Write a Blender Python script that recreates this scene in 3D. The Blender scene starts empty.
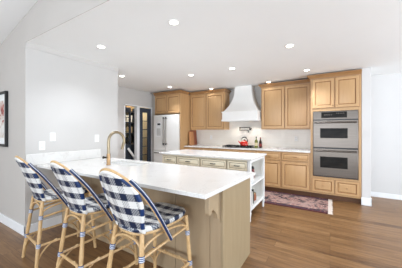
import bpy, bmesh, math, random
from mathutils import Vector
R = math.radians
SC = bpy.context.scene
COL = SC.collection

# ------------------------------------------------------------------ camera
H = 1.375                                   # camera height
cam = bpy.data.cameras.new('camera')
cam.sensor_width = 36.0
cam.lens = 213.0 / 402.0 * 36.0
cam.shift_y = -3.0 / 402.0
cam.clip_start = 0.02
cam_o = bpy.data.objects.new('camera', cam)
COL.objects.link(cam_o)
cam_o.location = (0, 0, H)
cam_o.rotation_euler = (R(90), 0, R(31.2))
SC.camera = cam_o

# ------------------------------------------------------------------ world, exposure
W = bpy.data.worlds.new('world')
SC.world = W
W.use_nodes = True
bg = W.node_tree.nodes['Background']
bg.inputs[0].default_value = (0.80, 0.89, 1.0, 1)
bg.inputs[1].default_value = 0.3
vs = SC.view_settings
vs.view_transform = 'Standard'
vs.look = 'None'
vs.gamma = 1.0
vs.use_curve_mapping = False
vs.exposure = 0.37


def area_light(name, loc, rot, sx, sy, power, color):
    l = bpy.data.lights.new(name, 'AREA')
    l.shape = 'RECTANGLE'
    l.size, l.size_y = sx, sy
    l.energy = power
    l.color = color
    o = bpy.data.objects.new(name, l)
    o.location = loc
    o.rotation_euler = rot
    COL.objects.link(o)
    return o


# daylight from behind the camera and the right, tilted up as added ceiling fill
area_light('daylight_fill_living', (-1.0, -4.6, 1.2), (R(112), 0, 0), 6.0, 2.2, 262, (0.785, 0.885, 1.0))
area_light('daylight_fill_dining', (4.9, 1.6, 1.0), (R(138), 0, R(90)), 5.0, 2.0, 385, (0.785, 0.885, 1.0))

LAMP_POWER = 34.0
LAMP_COLOR = (0.84, 0.90, 1.0)


# ------------------------------------------------------------------ material helpers
def srgb(r, g, b):
    f = lambda c: ((c / 255.0) / 12.92) if c / 255.0 <= 0.04045 else (((c / 255.0) + 0.055) / 1.055) ** 2.4
    return (f(r), f(g), f(b), 1.0)


def new_mat(name):
    m = bpy.data.materials.new(name)
    m.use_nodes = True
    return m, m.node_tree, m.node_tree.nodes['Principled BSDF']


def N(nt, kind, **kw):
    n = nt.nodes.new(kind)
    for k, v in kw.items():
        if k.startswith('i_'):
            n.inputs[k[2:].replace('_', ' ')].default_value = v
        else:
            setattr(n, k, v)
    return n


def ramp(nt, stops):
    n = nt.nodes.new('ShaderNodeValToRGB')
    e = n.color_ramp.elements
    while len(e) < len(stops):
        e.new(0.5)
    for i, (p, c) in enumerate(stops):
        e[i].position = p
        e[i].color = c
    return n


def scale(c, k):
    return (c[0] * k, c[1] * k, c[2] * k, 1)


def plain(name, c, rough=0.5, metal=0.0, var=0.04, sc=6.0, bump=0.0, spec=0.5, coat=0.0):
    """one colour with a faint procedural mottling"""
    m, nt, b = new_mat(name)
    tc = N(nt, 'ShaderNodeTexCoord')
    nz = N(nt, 'ShaderNodeTexNoise', i_Scale=sc, i_Detail=3.0)
    nt.links.new(tc.outputs['Object'], nz.inputs['Vector'])
    rp = ramp(nt, [(0.3, scale(c, 1 - var)), (0.7, scale(c, 1 + var))])
    nt.links.new(nz.outputs['Fac'], rp.inputs[0])
    nt.links.new(rp.outputs[0], b.inputs['Base Color'])
    b.inputs['Roughness'].default_value = rough
    b.inputs['Metallic'].default_value = metal
    b.inputs['Specular IOR Level'].default_value = spec
    b.inputs['Coat Weight'].default_value = coat
    if bump:
        bp = N(nt, 'ShaderNodeBump', i_Strength=bump, i_Distance=0.004)
        nt.links.new(nz.outputs['Fac'], bp.inputs['Height'])
        nt.links.new(bp.outputs[0], b.inputs['Normal'])
    return m


def wood(name, c1, c2, rough=0.4, grain=(14, 14, 0.9), knots=0.0):
    m, nt, b = new_mat(name)
    tc = N(nt, 'ShaderNodeTexCoord')
    mp = N(nt, 'ShaderNodeMapping')
    mp.inputs['Scale'].default_value = grain
    nt.links.new(tc.outputs['Object'], mp.inputs[0])
    nz = N(nt, 'ShaderNodeTexNoise', i_Scale=3.0, i_Detail=6.0, i_Roughness=0.6, i_Distortion=0.6)
    nt.links.new(mp.outputs[0], nz.inputs['Vector'])
    rp = ramp(nt, [(0.28, c1), (0.72, c2)])
    nt.links.new(nz.outputs['Fac'], rp.inputs[0])
    nt.links.new(rp.outputs[0], b.inputs['Base Color'])
    b.inputs['Roughness'].default_value = rough
    return m


def emit(name, c, s):
    m, nt, b = new_mat(name)
    b.inputs['Base Color'].default_value = c
    b.inputs['Emission Color'].default_value = c
    b.inputs['Emission Strength'].default_value = s
    return m


M = {}
M['wall_white'] = plain('wall_paint_white', srgb(201, 197, 192), 0.75, var=0.012, sc=3)
M['wall_white_lit'] = plain('wall_paint_white_lit', srgb(211, 208, 205), 0.75, var=0.01, sc=3)  # the white wall paint again, brighter light at the right painted in
M['wall_grey'] = plain('wall_paint_greige', srgb(194, 188, 181), 0.8, var=0.015, sc=3)
M['ceiling'] = plain('ceiling_paint', srgb(240, 240, 238), 0.9, var=0.008, sc=2)
M['trim'] = plain('trim_paint', srgb(240, 240, 240), 0.45, var=0.01)
M['maple'] = wood('honey_maple', srgb(190, 149, 102), srgb(198, 159, 113), 0.38, (9, 9, 0.8))
M['maple_dark'] = wood('maple_crown', srgb(146, 105, 64), srgb(172, 130, 86), 0.4, (0.8, 9, 9))
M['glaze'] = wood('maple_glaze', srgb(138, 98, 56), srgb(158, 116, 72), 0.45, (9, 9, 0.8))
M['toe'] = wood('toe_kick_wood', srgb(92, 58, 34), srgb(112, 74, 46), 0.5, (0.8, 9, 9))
M['taupe'] = wood('peninsula_taupe', srgb(164, 141, 111), srgb(172, 150, 120), 0.5, (6, 6, 0.7))
M['taupe_light'] = wood('peninsula_end_panel', srgb(155, 135, 104), srgb(165, 145, 114), 0.42, (6, 6, 0.7))
M['cream'] = plain('island_cream_paint', srgb(240, 229, 203), 0.5, var=0.03, sc=8)
M['cream_glaze'] = plain('island_cream_glaze', srgb(160, 146, 120), 0.55, var=0.05, sc=12)
M['island_white'] = plain('island_white_paint', srgb(236, 235, 232), 0.45, var=0.015)
M['white_app'] = plain('appliance_white', srgb(233, 230, 224), 0.4, var=0.01)
M['grey_app'] = plain('appliance_side_grey', srgb(70, 66, 62), 0.5, var=0.03)
M['bronze'] = plain('brushed_bronze', srgb(120, 108, 94), 0.35, 1.0, var=0.08, sc=30)
M['nickel'] = plain('brushed_nickel', srgb(150, 142, 133), 0.4, 0.6, var=0.06, sc=30)
M['dark_bronze'] = plain('dark_bronze', srgb(58, 50, 44), 0.4, 0.8, var=0.08, sc=30)
M['champagne'] = plain('champagne_brass', srgb(150, 134, 108), 0.32, 0.9, var=0.05, sc=25)
M['brass'] = plain('warm_brass', srgb(176, 142, 104), 0.32, 0.9, var=0.05, sc=25)
M['black'] = plain('black_enamel', srgb(22, 22, 23), 0.35, var=0.1)
M['iron'] = plain('cast_iron', srgb(34, 33, 33), 0.6, 0.3, var=0.1, sc=40, bump=0.2)
M['white_plastic'] = plain('white_plastic', srgb(240, 239, 236), 0.35, var=0.01)
M['slot'] = plain('dark_slot', srgb(70, 68, 66), 0.5)
M['navy_paint'] = plain('navy_charcoal_paint', srgb(56, 64, 76), 0.4, var=0.05)
M['navy_cab'] = plain('navy_cabinet_paint', srgb(40, 50, 66), 0.4, var=0.06)
M['rattan'] = wood('rattan_cane', srgb(182, 142, 94), srgb(222, 188, 138), 0.42, (20, 20, 5))
M['red'] = plain('red_enamel', srgb(196, 38, 26), 0.22, var=0.05, coat=0.5)
M['fringe'] = plain('fringe_wool', srgb(226, 212, 200), 0.9, var=0.08, sc=60)
M['paper'] = plain('white_mat_board', srgb(238, 237, 234), 0.8, var=0.01)
M['rubber'] = plain('dark_rubber', srgb(40, 38, 36), 0.8)
M['plaster'] = plain('hood_plaster', srgb(236, 233, 228), 0.65, var=0.012, sc=4)
M['bulb'] = emit('lamp_lens', (1.0, 0.95, 0.86, 1), 9.0)


def steel_mat():
    m, nt, b = new_mat('brushed_steel')
    tc = N(nt, 'ShaderNodeTexCoord')
    mp = N(nt, 'ShaderNodeMapping')
    mp.inputs['Scale'].default_value = (0.6, 1, 90)
    nt.links.new(tc.outputs['Object'], mp.inputs[0])
    nz = N(nt, 'ShaderNodeTexNoise', i_Scale=4.0, i_Detail=3.0)
    nt.links.new(mp.outputs[0], nz.inputs['Vector'])
    rp = ramp(nt, [(0.3, srgb(98, 90, 83)), (0.7, srgb(118, 109, 101))])
    nt.links.new(nz.outputs['Fac'], rp.inputs[0])
    nt.links.new(rp.outputs[0], b.inputs['Base Color'])
    b.inputs['Metallic'].default_value = 1.0
    b.inputs['Roughness'].default_value = 0.32
    b.inputs['Anisotropic'].default_value = 0.5
    return m


M['steel'] = steel_mat()


def glass_dark():
    m, nt, b = new_mat('oven_glass')
    nz = N(nt, 'ShaderNodeTexNoise', i_Scale=2.0)
    rp = ramp(nt, [(0.3, srgb(26, 24, 22)), (0.7, srgb(40, 37, 34))])
    nt.links.new(nz.outputs['Fac'], rp.inputs[0])
    nt.links.new(rp.outputs[0], b.inputs['Base Color'])
    b.inputs['Roughness'].default_value = 0.25
    b.inputs['Specular IOR Level'].default_value = 0.07
    return m


M['oven_glass'] = glass_dark()


def clear_glass(name, c=(0.95, 0.97, 0.96, 1), rough=0.02):
    m, nt, b = new_mat(name)
    b.inputs['Base Color'].default_value = c
    b.inputs['Roughness'].default_value = rough
    b.inputs['Transmission Weight'].default_value = 1.0
    b.inputs['IOR'].default_value = 1.45
    return m


M['pane'] = clear_glass('door_pane_glass')
M['bottle_green'] = plain('olive_green_glass', srgb(104, 108, 40), 0.12, var=0.12, sc=20)
M['bottle_dark'] = plain('dark_brown_glass', srgb(48, 28, 26), 0.12, var=0.1, sc=20)


def quartz():
    m, nt, b = new_mat('white_quartz')
    tc = N(nt, 'ShaderNodeTexCoord')
    n1 = N(nt, 'ShaderNodeTexNoise', i_Scale=2.2, i_Detail=5.0, i_Distortion=1.4)
    nt.links.new(tc.outputs['Object'], n1.inputs['Vector'])
    r1 = ramp(nt, [(0.485, srgb(229, 226, 221)), (0.498, srgb(219, 215, 209)), (0.511, srgb(229, 226, 221))])
    nt.links.new(n1.outputs['Fac'], r1.inputs[0])
    n2 = N(nt, 'ShaderNodeTexNoise', i_Scale=70.0, i_Detail=2.0)
    nt.links.new(tc.outputs['Object'], n2.inputs['Vector'])
    r2 = ramp(nt, [(0.3, (0.94, 0.94, 0.94, 1)), (0.6, (1, 1, 1, 1))])
    nt.links.new(n2.outputs['Fac'], r2.inputs[0])
    mx = N(nt, 'ShaderNodeMix', data_type='RGBA', blend_type='MULTIPLY')
    mx.inputs['Factor'].default_value = 1.0
    nt.links.new(r1.outputs[0], mx.inputs[6])
    nt.links.new(r2.outputs[0], mx.inputs[7])
    nt.links.new(mx.outputs[2], b.inputs['Base Color'])
    b.inputs['Roughness'].default_value = 0.16
    return m


M['quartz'] = quartz()


def floor_mat():
    m, nt, b = new_mat('oak_plank_floor')
    tc = N(nt, 'ShaderNodeTexCoord')
    br = N(nt, 'ShaderNodeTexBrick', i_Scale=1.0)
    br.offset = 0.37
    br.offset_frequency = 3
    br.inputs['Color1'].default_value = (0, 0, 0, 1)
    br.inputs['Color2'].default_value = (1, 1, 1, 1)
    br.inputs['Mortar'].default_value = (0.5, 0.5, 0.5, 1)
    br.inputs['Mortar Size'].default_value = 0.0016
    br.inputs['Mortar Smooth'].default_value = 0.3
    br.inputs['Bias'].default_value = 0.0
    br.inputs['Brick Width'].default_value = 1.55
    br.inputs['Row Height'].default_value = 0.125
    nt.links.new(tc.outputs['Object'], br.inputs['Vector'])
    # a slow drift of tone per plank plus long grain along X
    mp = N(nt, 'ShaderNodeMapping')
    mp.inputs['Scale'].default_value = (1.0, 12, 1)
    nt.links.new(tc.outputs['Object'], mp.inputs[0])
    ad = N(nt, 'ShaderNodeVectorMath', operation='ADD')
    sc = N(nt, 'ShaderNodeVectorMath', operation='SCALE')
    sc.inputs['Scale'].default_value = 7.0
    nt.links.new(br.outputs['Color'], sc.inputs[0])
    nt.links.new(mp.outputs[0], ad.inputs[0])
    nt.links.new(sc.outputs[0], ad.inputs[1])
    nz = N(nt, 'ShaderNodeTexNoise', i_Scale=2.2, i_Detail=8.0, i_Roughness=0.7, i_Distortion=0.7)
    nt.links.new(ad.outputs[0], nz.inputs['Vector'])
    mix = N(nt, 'ShaderNodeMix', data_type='FLOAT')
    mix.inputs[0].default_value = 0.20
    nt.links.new(nz.outputs['Fac'], mix.inputs[2])
    nt.links.new(br.outputs['Color'], mix.inputs[3])
    rp = ramp(nt, [(0.27, srgb(74, 48, 27)), (0.40, srgb(115, 82, 50)), (0.55, srgb(138, 102, 65)), (0.78, srgb(163, 128, 90))])
    nt.links.new(mix.outputs[0], rp.inputs[0])
    # dark knots
    mk = N(nt, 'ShaderNodeMapping')
    mk.inputs['Scale'].default_value = (1.6, 5.5, 1)
    nt.links.new(tc.outputs['Object'], mk.inputs[0])
    vk = N(nt, 'ShaderNodeTexVoronoi', i_Scale=1.1)
    nt.links.new(mk.outputs[0], vk.inputs['Vector'])
    rk = ramp(nt, [(0.03, (0.32, 0.28, 0.25, 1)), (0.10, (1, 1, 1, 1))])
    nt.links.new(vk.outputs['Distance'], rk.inputs[0])
    m1 = N(nt, 'ShaderNodeMix', data_type='RGBA', blend_type='MULTIPLY')
    m1.inputs['Factor'].default_value = 0.8
    nt.links.new(rp.outputs[0], m1.inputs[6])
    nt.links.new(rk.outputs[0], m1.inputs[7])
    m2 = N(nt, 'ShaderNodeMix', data_type='RGBA')
    nt.links.new(br.outputs['Fac'], m2.inputs['Factor'])
    nt.links.new(m1.outputs[2], m2.inputs[6])
    m2.inputs[7].default_value = srgb(74, 50, 33)
    nt.links.new(m2.outputs[2], b.inputs['Base Color'])
    b.inputs['Roughness'].default_value = 0.36
    bp = N(nt, 'ShaderNodeBump', i_Strength=0.12, i_Distance=0.003)
    nt.links.new(nz.outputs['Fac'], bp.inputs['Height'])
    nt.links.new(bp.outputs[0], b.inputs['Normal'])
    return m


M['floor'] = floor_mat()


def tile_mat():
    m, nt, b = new_mat('white_subway_tile')
    tc = N(nt, 'ShaderNodeTexCoord')
    sp = N(nt, 'ShaderNodeSeparateXYZ')
    nt.links.new(tc.outputs['Object'], sp.inputs[0])
    cb = N(nt, 'ShaderNodeCombineXYZ')
    nt.links.new(sp.outputs['X'], cb.inputs['X'])
    nt.links.new(sp.outputs['Z'], cb.inputs['Y'])
    br = N(nt, 'ShaderNodeTexBrick', i_Scale=1.0)
    br.inputs['Color1'].default_value = srgb(238, 232, 222)
    br.inputs['Color2'].default_value = srgb(236, 229, 218)
    br.inputs['Mortar'].default_value = srgb(229, 222, 211)
    br.inputs['Mortar Size'].default_value = 0.0015
    br.inputs['Brick Width'].default_value = 0.2
    br.inputs['Row Height'].default_value = 0.066
    nt.links.new(cb.outputs[0], br.inputs['Vector'])
    nt.links.new(br.outputs['Color'], b.inputs['Base Color'])
    b.inputs['Roughness'].default_value = 0.25
    bp = N(nt, 'ShaderNodeBump', i_Strength=0.12, i_Distance=0.001)
    bp.invert = True
    nt.links.new(br.outputs['Fac'], bp.inputs['Height'])
    nt.links.new(bp.outputs[0], b.inputs['Normal'])
    return m


M['tile'] = tile_mat()


def gingham():
    """woven navy and white cane; UV is in metres on the panel"""
    m, nt, b = new_mat('gingham_weave')
    uv = N(nt, 'ShaderNodeUVMap')
    sp = N(nt, 'ShaderNodeSeparateXYZ')
    nt.links.new(uv.outputs[0], sp.inputs[0])

    def band(sock, period, off):
        a = N(nt, 'ShaderNodeMath', operation='MULTIPLY_ADD')
        a.inputs[1].default_value = 1.0 / period
        a.inputs[2].default_value = off
        nt.links.new(sock, a.inputs[0])
        f = N(nt, 'ShaderNodeMath', operation='FRACT')
        nt.links.new(a.outputs[0], f.inputs[0])
        g = N(nt, 'ShaderNodeMath', operation='LESS_THAN')
        g.inputs[1].default_value = 0.5
        nt.links.new(f.outputs[0], g.inputs[0])
        return g.outputs[0]
    bx_, by_ = band(sp.outputs['X'], 0.108, 0.25), band(sp.outputs['Y'], 0.108, 0.60)
    # which of the two canes shows on top: a fine basket weave
    ck = N(nt, 'ShaderNodeTexChecker', i_Scale=1.0)
    sv = N(nt, 'ShaderNodeVectorMath', operation='SCALE')
    sv.inputs['Scale'].default_value = 1.0 / 0.009
    nt.links.new(uv.outputs[0], sv.inputs[0])
    nt.links.new(sv.outputs[0], ck.inputs['Vector'])
    mx = N(nt, 'ShaderNodeMix', data_type='FLOAT')
    wt = N(nt, 'ShaderNodeMath', operation='MULTIPLY_ADD')
    wt.inputs[1].default_value = 0.50
    wt.inputs[2].default_value = 0.46
    nt.links.new(ck.outputs['Fac'], wt.inputs[0])
    nt.links.new(wt.outputs[0], mx.inputs[0])
    nt.links.new(bx_, mx.inputs[2])
    nt.links.new(by_, mx.inputs[3])
    col = N(nt, 'ShaderNodeMix', data_type='RGBA')
    nt.links.new(mx.outputs[0], col.inputs['Factor'])
    col.inputs[6].default_value = srgb(228, 227, 223)
    col.inputs[7].default_value = srgb(18, 36, 66)
    nt.links.new(col.outputs[2], b.inputs['Base Color'])
    b.inputs['Roughness'].default_value = 0.42
    bp = N(nt, 'ShaderNodeBump', i_Strength=0.3, i_Distance=0.002)
    nt.links.new(ck.outputs['Fac'], bp.inputs['Height'])
    nt.links.new(bp.outputs[0], b.inputs['Normal'])
    return m


M['gingham'] = gingham()


def wrap_mat(name, ca, cb_, period, duty):
    """cane binding: bands along the local Z of the part (UV.y in metres along the pole)"""
    m, nt, b = new_mat(name)
    uv = N(nt, 'ShaderNodeUVMap')
    sp = N(nt, 'ShaderNodeSeparateXYZ')
    nt.links.new(uv.outputs[0], sp.inputs[0])
    a = N(nt, 'ShaderNodeMath', operation='MULTIPLY')
    a.inputs[1].default_value = 1.0 / period
    nt.links.new(sp.outputs['Y'], a.inputs[0])
    f = N(nt, 'ShaderNodeMath', operation='FRACT')
    nt.links.new(a.outputs[0], f.inputs[0])
    g = N(nt, 'ShaderNodeMath', operation='LESS_THAN')
    g.inputs[1].default_value = duty
    nt.links.new(f.outputs[0], g.inputs[0])
    col = N(nt, 'ShaderNodeMix', data_type='RGBA')
    nt.links.new(g.outputs[0], col.inputs['Factor'])
    col.inputs[6].default_value = ca
    col.inputs[7].default_value = cb_
    nt.links.new(col.outputs[2], b.inputs['Base Color'])
    b.inputs['Roughness'].default_value = 0.42
    return m


M['binding'] = wrap_mat('blue_white_binding', srgb(222, 224, 228), srgb(34, 66, 120), 0.012, 0.55)
M['rim_wrap'] = wrap_mat('rim_cane_wrap', srgb(228, 227, 223), srgb(20, 50, 96), 0.108, 0.5)


def stripe_mat():
    m, nt, b = new_mat('navy_striped_cane')
    uv = N(nt, 'ShaderNodeUVMap')
    sp = N(nt, 'ShaderNodeSeparateXYZ')
    nt.links.new(uv.outputs[0], sp.inputs[0])
    a = N(nt, 'ShaderNodeMath', operation='MULTIPLY')
    a.inputs[1].default_value = 4.0
    nt.links.new(sp.outputs['X'], a.inputs[0])
    f = N(nt, 'ShaderNodeMath', operation='FRACT')
    nt.links.new(a.outputs[0], f.inputs[0])
    g = N(nt, 'ShaderNodeMath', operation='LESS_THAN')
    g.inputs[1].default_value = 0.24
    nt.links.new(f.outputs[0], g.inputs[0])
    col = N(nt, 'ShaderNodeMix', data_type='RGBA')
    nt.links.new(g.outputs[0], col.inputs['Factor'])
    col.inputs[6].default_value = srgb(20, 40, 80)
    col.inputs[7].default_value = srgb(206, 210, 218)
    nt.links.new(col.outputs[2], b.inputs['Base Color'])
    b.inputs['Roughness'].default_value = 0.4
    return m


M['arm_stripe'] = stripe_mat()


def rug_mat():
    m, nt, b = new_mat('persian_runner')
    tc = N(nt, 'ShaderNodeTexCoord')
    sp = N(nt, 'ShaderNodeSeparateXYZ')
    nt.links.new(tc.outputs['Object'], sp.inputs[0])
    mp = N(nt, 'ShaderNodeMapping')
    mp.inputs['Scale'].default_value = (9, 13, 1)
    nt.links.new(tc.outputs['Object'], mp.inputs[0])
    vo = N(nt, 'ShaderNodeTexVoronoi', distance='MANHATTAN', i_Scale=1.3)
    nt.links.new(mp.outputs[0], vo.inputs['Vector'])
    field = ramp(nt, [(0.0, srgb(138, 72, 68)), (0.22, srgb(126, 60, 60)), (0.36, srgb(206, 184, 170)), (0.5, srgb(150, 90, 84)),
                      (0.68, srgb(176, 146, 134)), (0.85, srgb(48, 44, 54))])
    field.color_ramp.interpolation = 'CONSTANT'
    nt.links.new(vo.outputs['Distance'], field.inputs[0])
    nz = N(nt, 'ShaderNodeTexNoise', i_Scale=3.0, i_Detail=4.0)
    nt.links.new(tc.outputs['Object'], nz.inputs['Vector'])
    fade = N(nt, 'ShaderNodeMix', data_type='RGBA')
    fr = ramp(nt, [(0.4, (0.0, 0.0, 0.0, 1)), (0.68, (0.65, 0.65, 0.65, 1))])
    nt.links.new(nz.outputs['Fac'], fr.inputs[0])
    nt.links.new(fr.outputs[0], fade.inputs['Factor'])
    nt.links.new(field.outputs[0], fade.inputs[6])
    fade.inputs[7].default_value = srgb(176, 150, 140)
    # border bands from |y|
    ab = N(nt, 'ShaderNodeMath', operation='ABSOLUTE')
    nt.links.new(sp.outputs['Y'], ab.inputs[0])
    bd = ramp(nt, [(0.0, (0, 0, 0, 1)), (0.315, (1, 1, 1, 1)), (0.335, (0.5, 0.5, 0.5, 1)), (0.40, (1, 1, 1, 1))])
    bd.color_ramp.interpolation = 'CONSTANT'
    nt.links.new(ab.outputs[0], bd.inputs[0])
    mp2 = N(nt, 'ShaderNodeMapping')
    mp2.inputs['Scale'].default_value = (26, 26, 1)
    nt.links.new(tc.outputs['Object'], mp2.inputs[0])
    ck = N(nt, 'ShaderNodeTexVoronoi', distance='MANHATTAN', i_Scale=0.8)
    nt.links.new(mp2.outputs[0], ck.inputs['Vector'])
    bc = ramp(nt, [(0.0, srgb(196, 166, 150)), (0.3, srgb(104, 52, 54)), (0.6, srgb(64, 50, 62))])
    bc.color_ramp.interpolation = 'CONSTANT'
    nt.links.new(ck.outputs['Distance'], bc.inputs[0])
    edge = N(nt, 'ShaderNodeMix', data_type='RGBA')
    s1 = N(nt, 'ShaderNodeMath', operation='GREATER_THAN')
    s1.inputs[1].default_value = 0.9
    nt.links.new(bd.outputs[0], s1.inputs[0])
    nt.links.new(s1.outputs[0], edge.inputs['Factor'])
    nt.links.new(bc.outputs[0], edge.inputs[6])
    edge.inputs[7].default_value = srgb(88, 44, 48)
    fin = N(nt, 'ShaderNodeMix', data_type='RGBA')
    s2 = N(nt, 'ShaderNodeMath', operation='GREATER_THAN')
    s2.inputs[1].default_value = 0.2
    nt.links.new(bd.outputs[0], s2.inputs[0])
    nt.links.new(s2.outputs[0], fin.inputs['Factor'])
    nt.links.new(fade.outputs[2], fin.inputs[6])
    nt.links.new(edge.outputs[2], fin.inputs[7])
    nt.links.new(fin.outputs[2], b.inputs['Base Color'])
    b.inputs['Roughness'].default_value = 0.95
    return m


M['rug'] = rug_mat()


def art_mat():
    m, nt, b = new_mat('abstract_painting')
    tc = N(nt, 'ShaderNodeTexCoord')
    n1 = N(nt, 'ShaderNodeTexNoise', i_Scale=5.0, i_Detail=4.0, i_Distortion=1.5)
    nt.links.new(tc.outputs['Object'], n1.inputs['Vector'])
    r1 = ramp(nt, [(0.40, srgb(226, 222, 216)), (0.52, srgb(204, 190, 180)), (0.58, srgb(176, 84, 74)), (0.66, srgb(70, 66, 66)), (0.74, srgb(212, 206, 196))])
    nt.links.new(n1.outputs['Fac'], r1.inputs[0])
    nt.links.new(r1.outputs[0], b.inputs['Base Color'])
    b.inputs['Roughness'].default_value = 0.7
    return m


M['art'] = art_mat()


# ------------------------------------------------------------------ geometry helpers
class MB:
    """collects shapes (world or local metres) and links them as ONE mesh object"""

    def __init__(s):
        s.v, s.f, s.mi, s.uv = [], [], [], {}

    def add(s, vs_, fs, mi=0, uvs=None):
        o = len(s.v)
        s.v += [tuple(p) for p in vs_]
        for k, f in enumerate(fs):
            if uvs:
                s.uv[len(s.f)] = [uvs[i] for i in f]
            s.f.append(tuple(i + o for i in f))
            s.mi.append(mi)
        return s

    def box(s, x0, x1, y0, y1, z0, z1, mi=0):
        v = [(x, y, z) for z in (z0, z1) for y in (y0, y1) for x in (x0, x1)]
        return s.add(v, [(0, 2, 3, 1), (4, 5, 7, 6), (0, 1, 5, 4), (2, 6, 7, 3), (0, 4, 6, 2), (1, 3, 7, 5)], mi)

    def tube(s, pts, r, n=8, cap=True, mi=0, closed=False):
        pts = [Vector(p) for p in pts]
        rr = r if isinstance(r, (list, tuple)) else [r] * len(pts)
        vs_, uvs, L = [], [], 0.0
        m = len(pts)
        prev = None
        for i, p in enumerate(pts):
            if closed:
                t = pts[(i + 1) % m] - pts[i - 1]
            else:
                t = pts[min(i + 1, m - 1)] - pts[max(i - 1, 0)]
            t.normalize()
            if prev is None:
                a = Vector((0, 0, 1)) if abs(t.z) < 0.9 else Vector((1, 0, 0))
                u = t.cross(a).normalized()
            else:
                u = (prev - t * prev.dot(t)).normalized()
            prev = u
            w = t.cross(u)
            if i:
                L += (p - pts[i - 1]).length
            for k in range(n):
                a = 2 * math.pi * k / n
                vs_.append(p + (u * math.cos(a) + w * math.sin(a)) * rr[i])
                uvs.append((k / n, L))
        fs = []
        for i in range(m if closed else m - 1):
            j = (i + 1) % m
            for k in range(n):
                fs.append((i * n + k, i * n + (k + 1) % n, j * n + (k + 1) % n, j * n + k))
        if cap and not closed:
            fs.append(tuple(range(n - 1, -1, -1)))
            fs.append(tuple((m - 1) * n + k for k in range(n)))
        return s.add(vs_, fs, mi, uvs)

    def lathe(s, prof, cx, cy, cz=0.0, n=20, mi=0):
        """prof: (r, z) from bottom to top"""
        vs_, fs = [], []
        for r, z in prof:
            for k in range(n):
                a = 2 * math.pi * k / n
                vs_.append((cx + r * math.cos(a), cy + r * math.sin(a), cz + z))
        for i in range(len(prof) - 1):
            for k in range(n):
                fs.append((i * n + k, i * n + (k + 1) % n, (i + 1) * n + (k + 1) % n, (i + 1) * n + k))
        if prof[0][0] > 1e-4:
            fs.append(tuple(range(n - 1, -1, -1)))
        if prof[-1][0] > 1e-4:
            fs.append(tuple((len(prof) - 1) * n + k for k in range(n)))
        return s.add(vs_, fs, mi)

    def prism(s, poly, axis, a0, a1, mi=0):
        """poly: 2-D outline, extruded along axis 'x' (poly=(y,z)), 'y' (x,z) or 'z' (x,y)"""
        def P(p, a):
            return {'x': (a, p[0], p[1]), 'y': (p[0], a, p[1]), 'z': (p[0], p[1], a)}[axis]
        n = len(poly)
        vs_ = [P(p, a0) for p in poly] + [P(p, a1) for p in poly]
        fs = [tuple(range(n)), tuple(range(2 * n - 1, n - 1, -1))]
        fs += [(i, i + n, (i + 1) % n + n, (i + 1) % n) for i in range(n)]
        return s.add(vs_, fs, mi)

    def rings(s, x0, x1, z0, z1, y, prof, mats=None):
        """a raised panel facing -Y: prof = (inset, depth toward -Y); closed at the back"""
        vs_, fs, mi = [], [], []
        full = [(0.0, 0.0)] + list(prof)
        for ins, d in full:
            vs_ += [(x0 + ins, y - d, z0 + ins), (x1 - ins, y - d, z0 + ins), (x1 - ins, y - d, z1 - ins), (x0 + ins, y - d, z1 - ins)]
        k = len(full)
        o = len(s.v)
        s.v += vs_
        for i in range(k - 1):
            for q in range(4):
                s.f.append((o + i * 4 + q, o + i * 4 + (q + 1) % 4, o + (i + 1) * 4 + (q + 1) % 4, o + (i + 1) * 4 + q))
                s.mi.append(mats[i] if mats else 0)
        s.f.append(tuple(o + (k - 1) * 4 + q for q in range(4)))
        s.mi.append(0)
        s.f.append((o + 3, o + 2, o + 1, o))
        s.mi.append(0)
        return s

    def build(s, name, mat, parent=None, bevel=0.0, seg=2, subsurf=0, smooth=40, solid=0.0):
        off = Vector((0, 0, 0))
        if parent is not None and not parent.get('_local'):
            q = parent
            while q is not None:
                off += q.location
                q = q.parent
        me = bpy.data.meshes.new(name)
        vs_ = [(p[0] - off.x, p[1] - off.y, p[2] - off.z) for p in s.v]
        me.from_pydata(vs_, [], s.f)
        for m in (mat if isinstance(mat, (list, tuple)) else [mat]):
            me.materials.append(m)
        me.polygons.foreach_set('material_index', s.mi)
        if s.uv:
            ul = me.uv_layers.new(name='uv')
            for fi, uvs in s.uv.items():
                p = me.polygons[fi]
                for li, c in zip(p.loop_indices, uvs):
                    ul.data[li].uv = c
        bm = bmesh.new()
        bm.from_mesh(me)
        bmesh.ops.recalc_face_normals(bm, faces=bm.faces)
        bm.to_mesh(me)
        bm.free()
        if smooth:
            me.polygons.foreach_set('use_smooth', [True] * len(me.polygons))
            me.set_sharp_from_angle(angle=R(smooth))
        me.update()
        o = bpy.data.objects.new(name, me)
        COL.objects.link(o)
        if parent is not None:
            o.parent = parent
        if solid:
            md = o.modifiers.new('solid', 'SOLIDIFY')
            md.thickness = solid
            md.offset = 0
        if bevel:
            md = o.modifiers.new('bevel', 'BEVEL')
            md.width = bevel
            md.segments = seg
            md.limit_method = 'ANGLE'
            md.angle_limit = R(50)
        if subsurf:
            md = o.modifiers.new('sub', 'SUBSURF')
            md.levels = md.render_levels = subsurf
        return o


def tag(o, label=None, cat=None, group=None, kind=None):
    if label:
        o['label'] = label
    if cat:
        o['category'] = cat
    if group:
        o['group'] = group
    if kind:
        o['kind'] = kind
    return o


def thing(name, loc, label, cat, group=None, rz=0.0):
    o = bpy.data.objects.new(name, None)
    o.empty_display_size = 0.1
    COL.objects.link(o)
    o.location = loc
    o.rotation_euler = (0, 0, rz)
    return tag(o, label, cat, group)


def copy_tree(o, parent=None):
    c = o.copy()
    COL.objects.link(c)
    c.parent = parent
    for ch in list(o.children):
        copy_tree(ch, c)
    return c


def structure(name, mb, mat, bevel=0.0, label=None):
    o = mb.build(name, mat, None, bevel)
    o['kind'] = 'structure'
    return o


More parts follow.
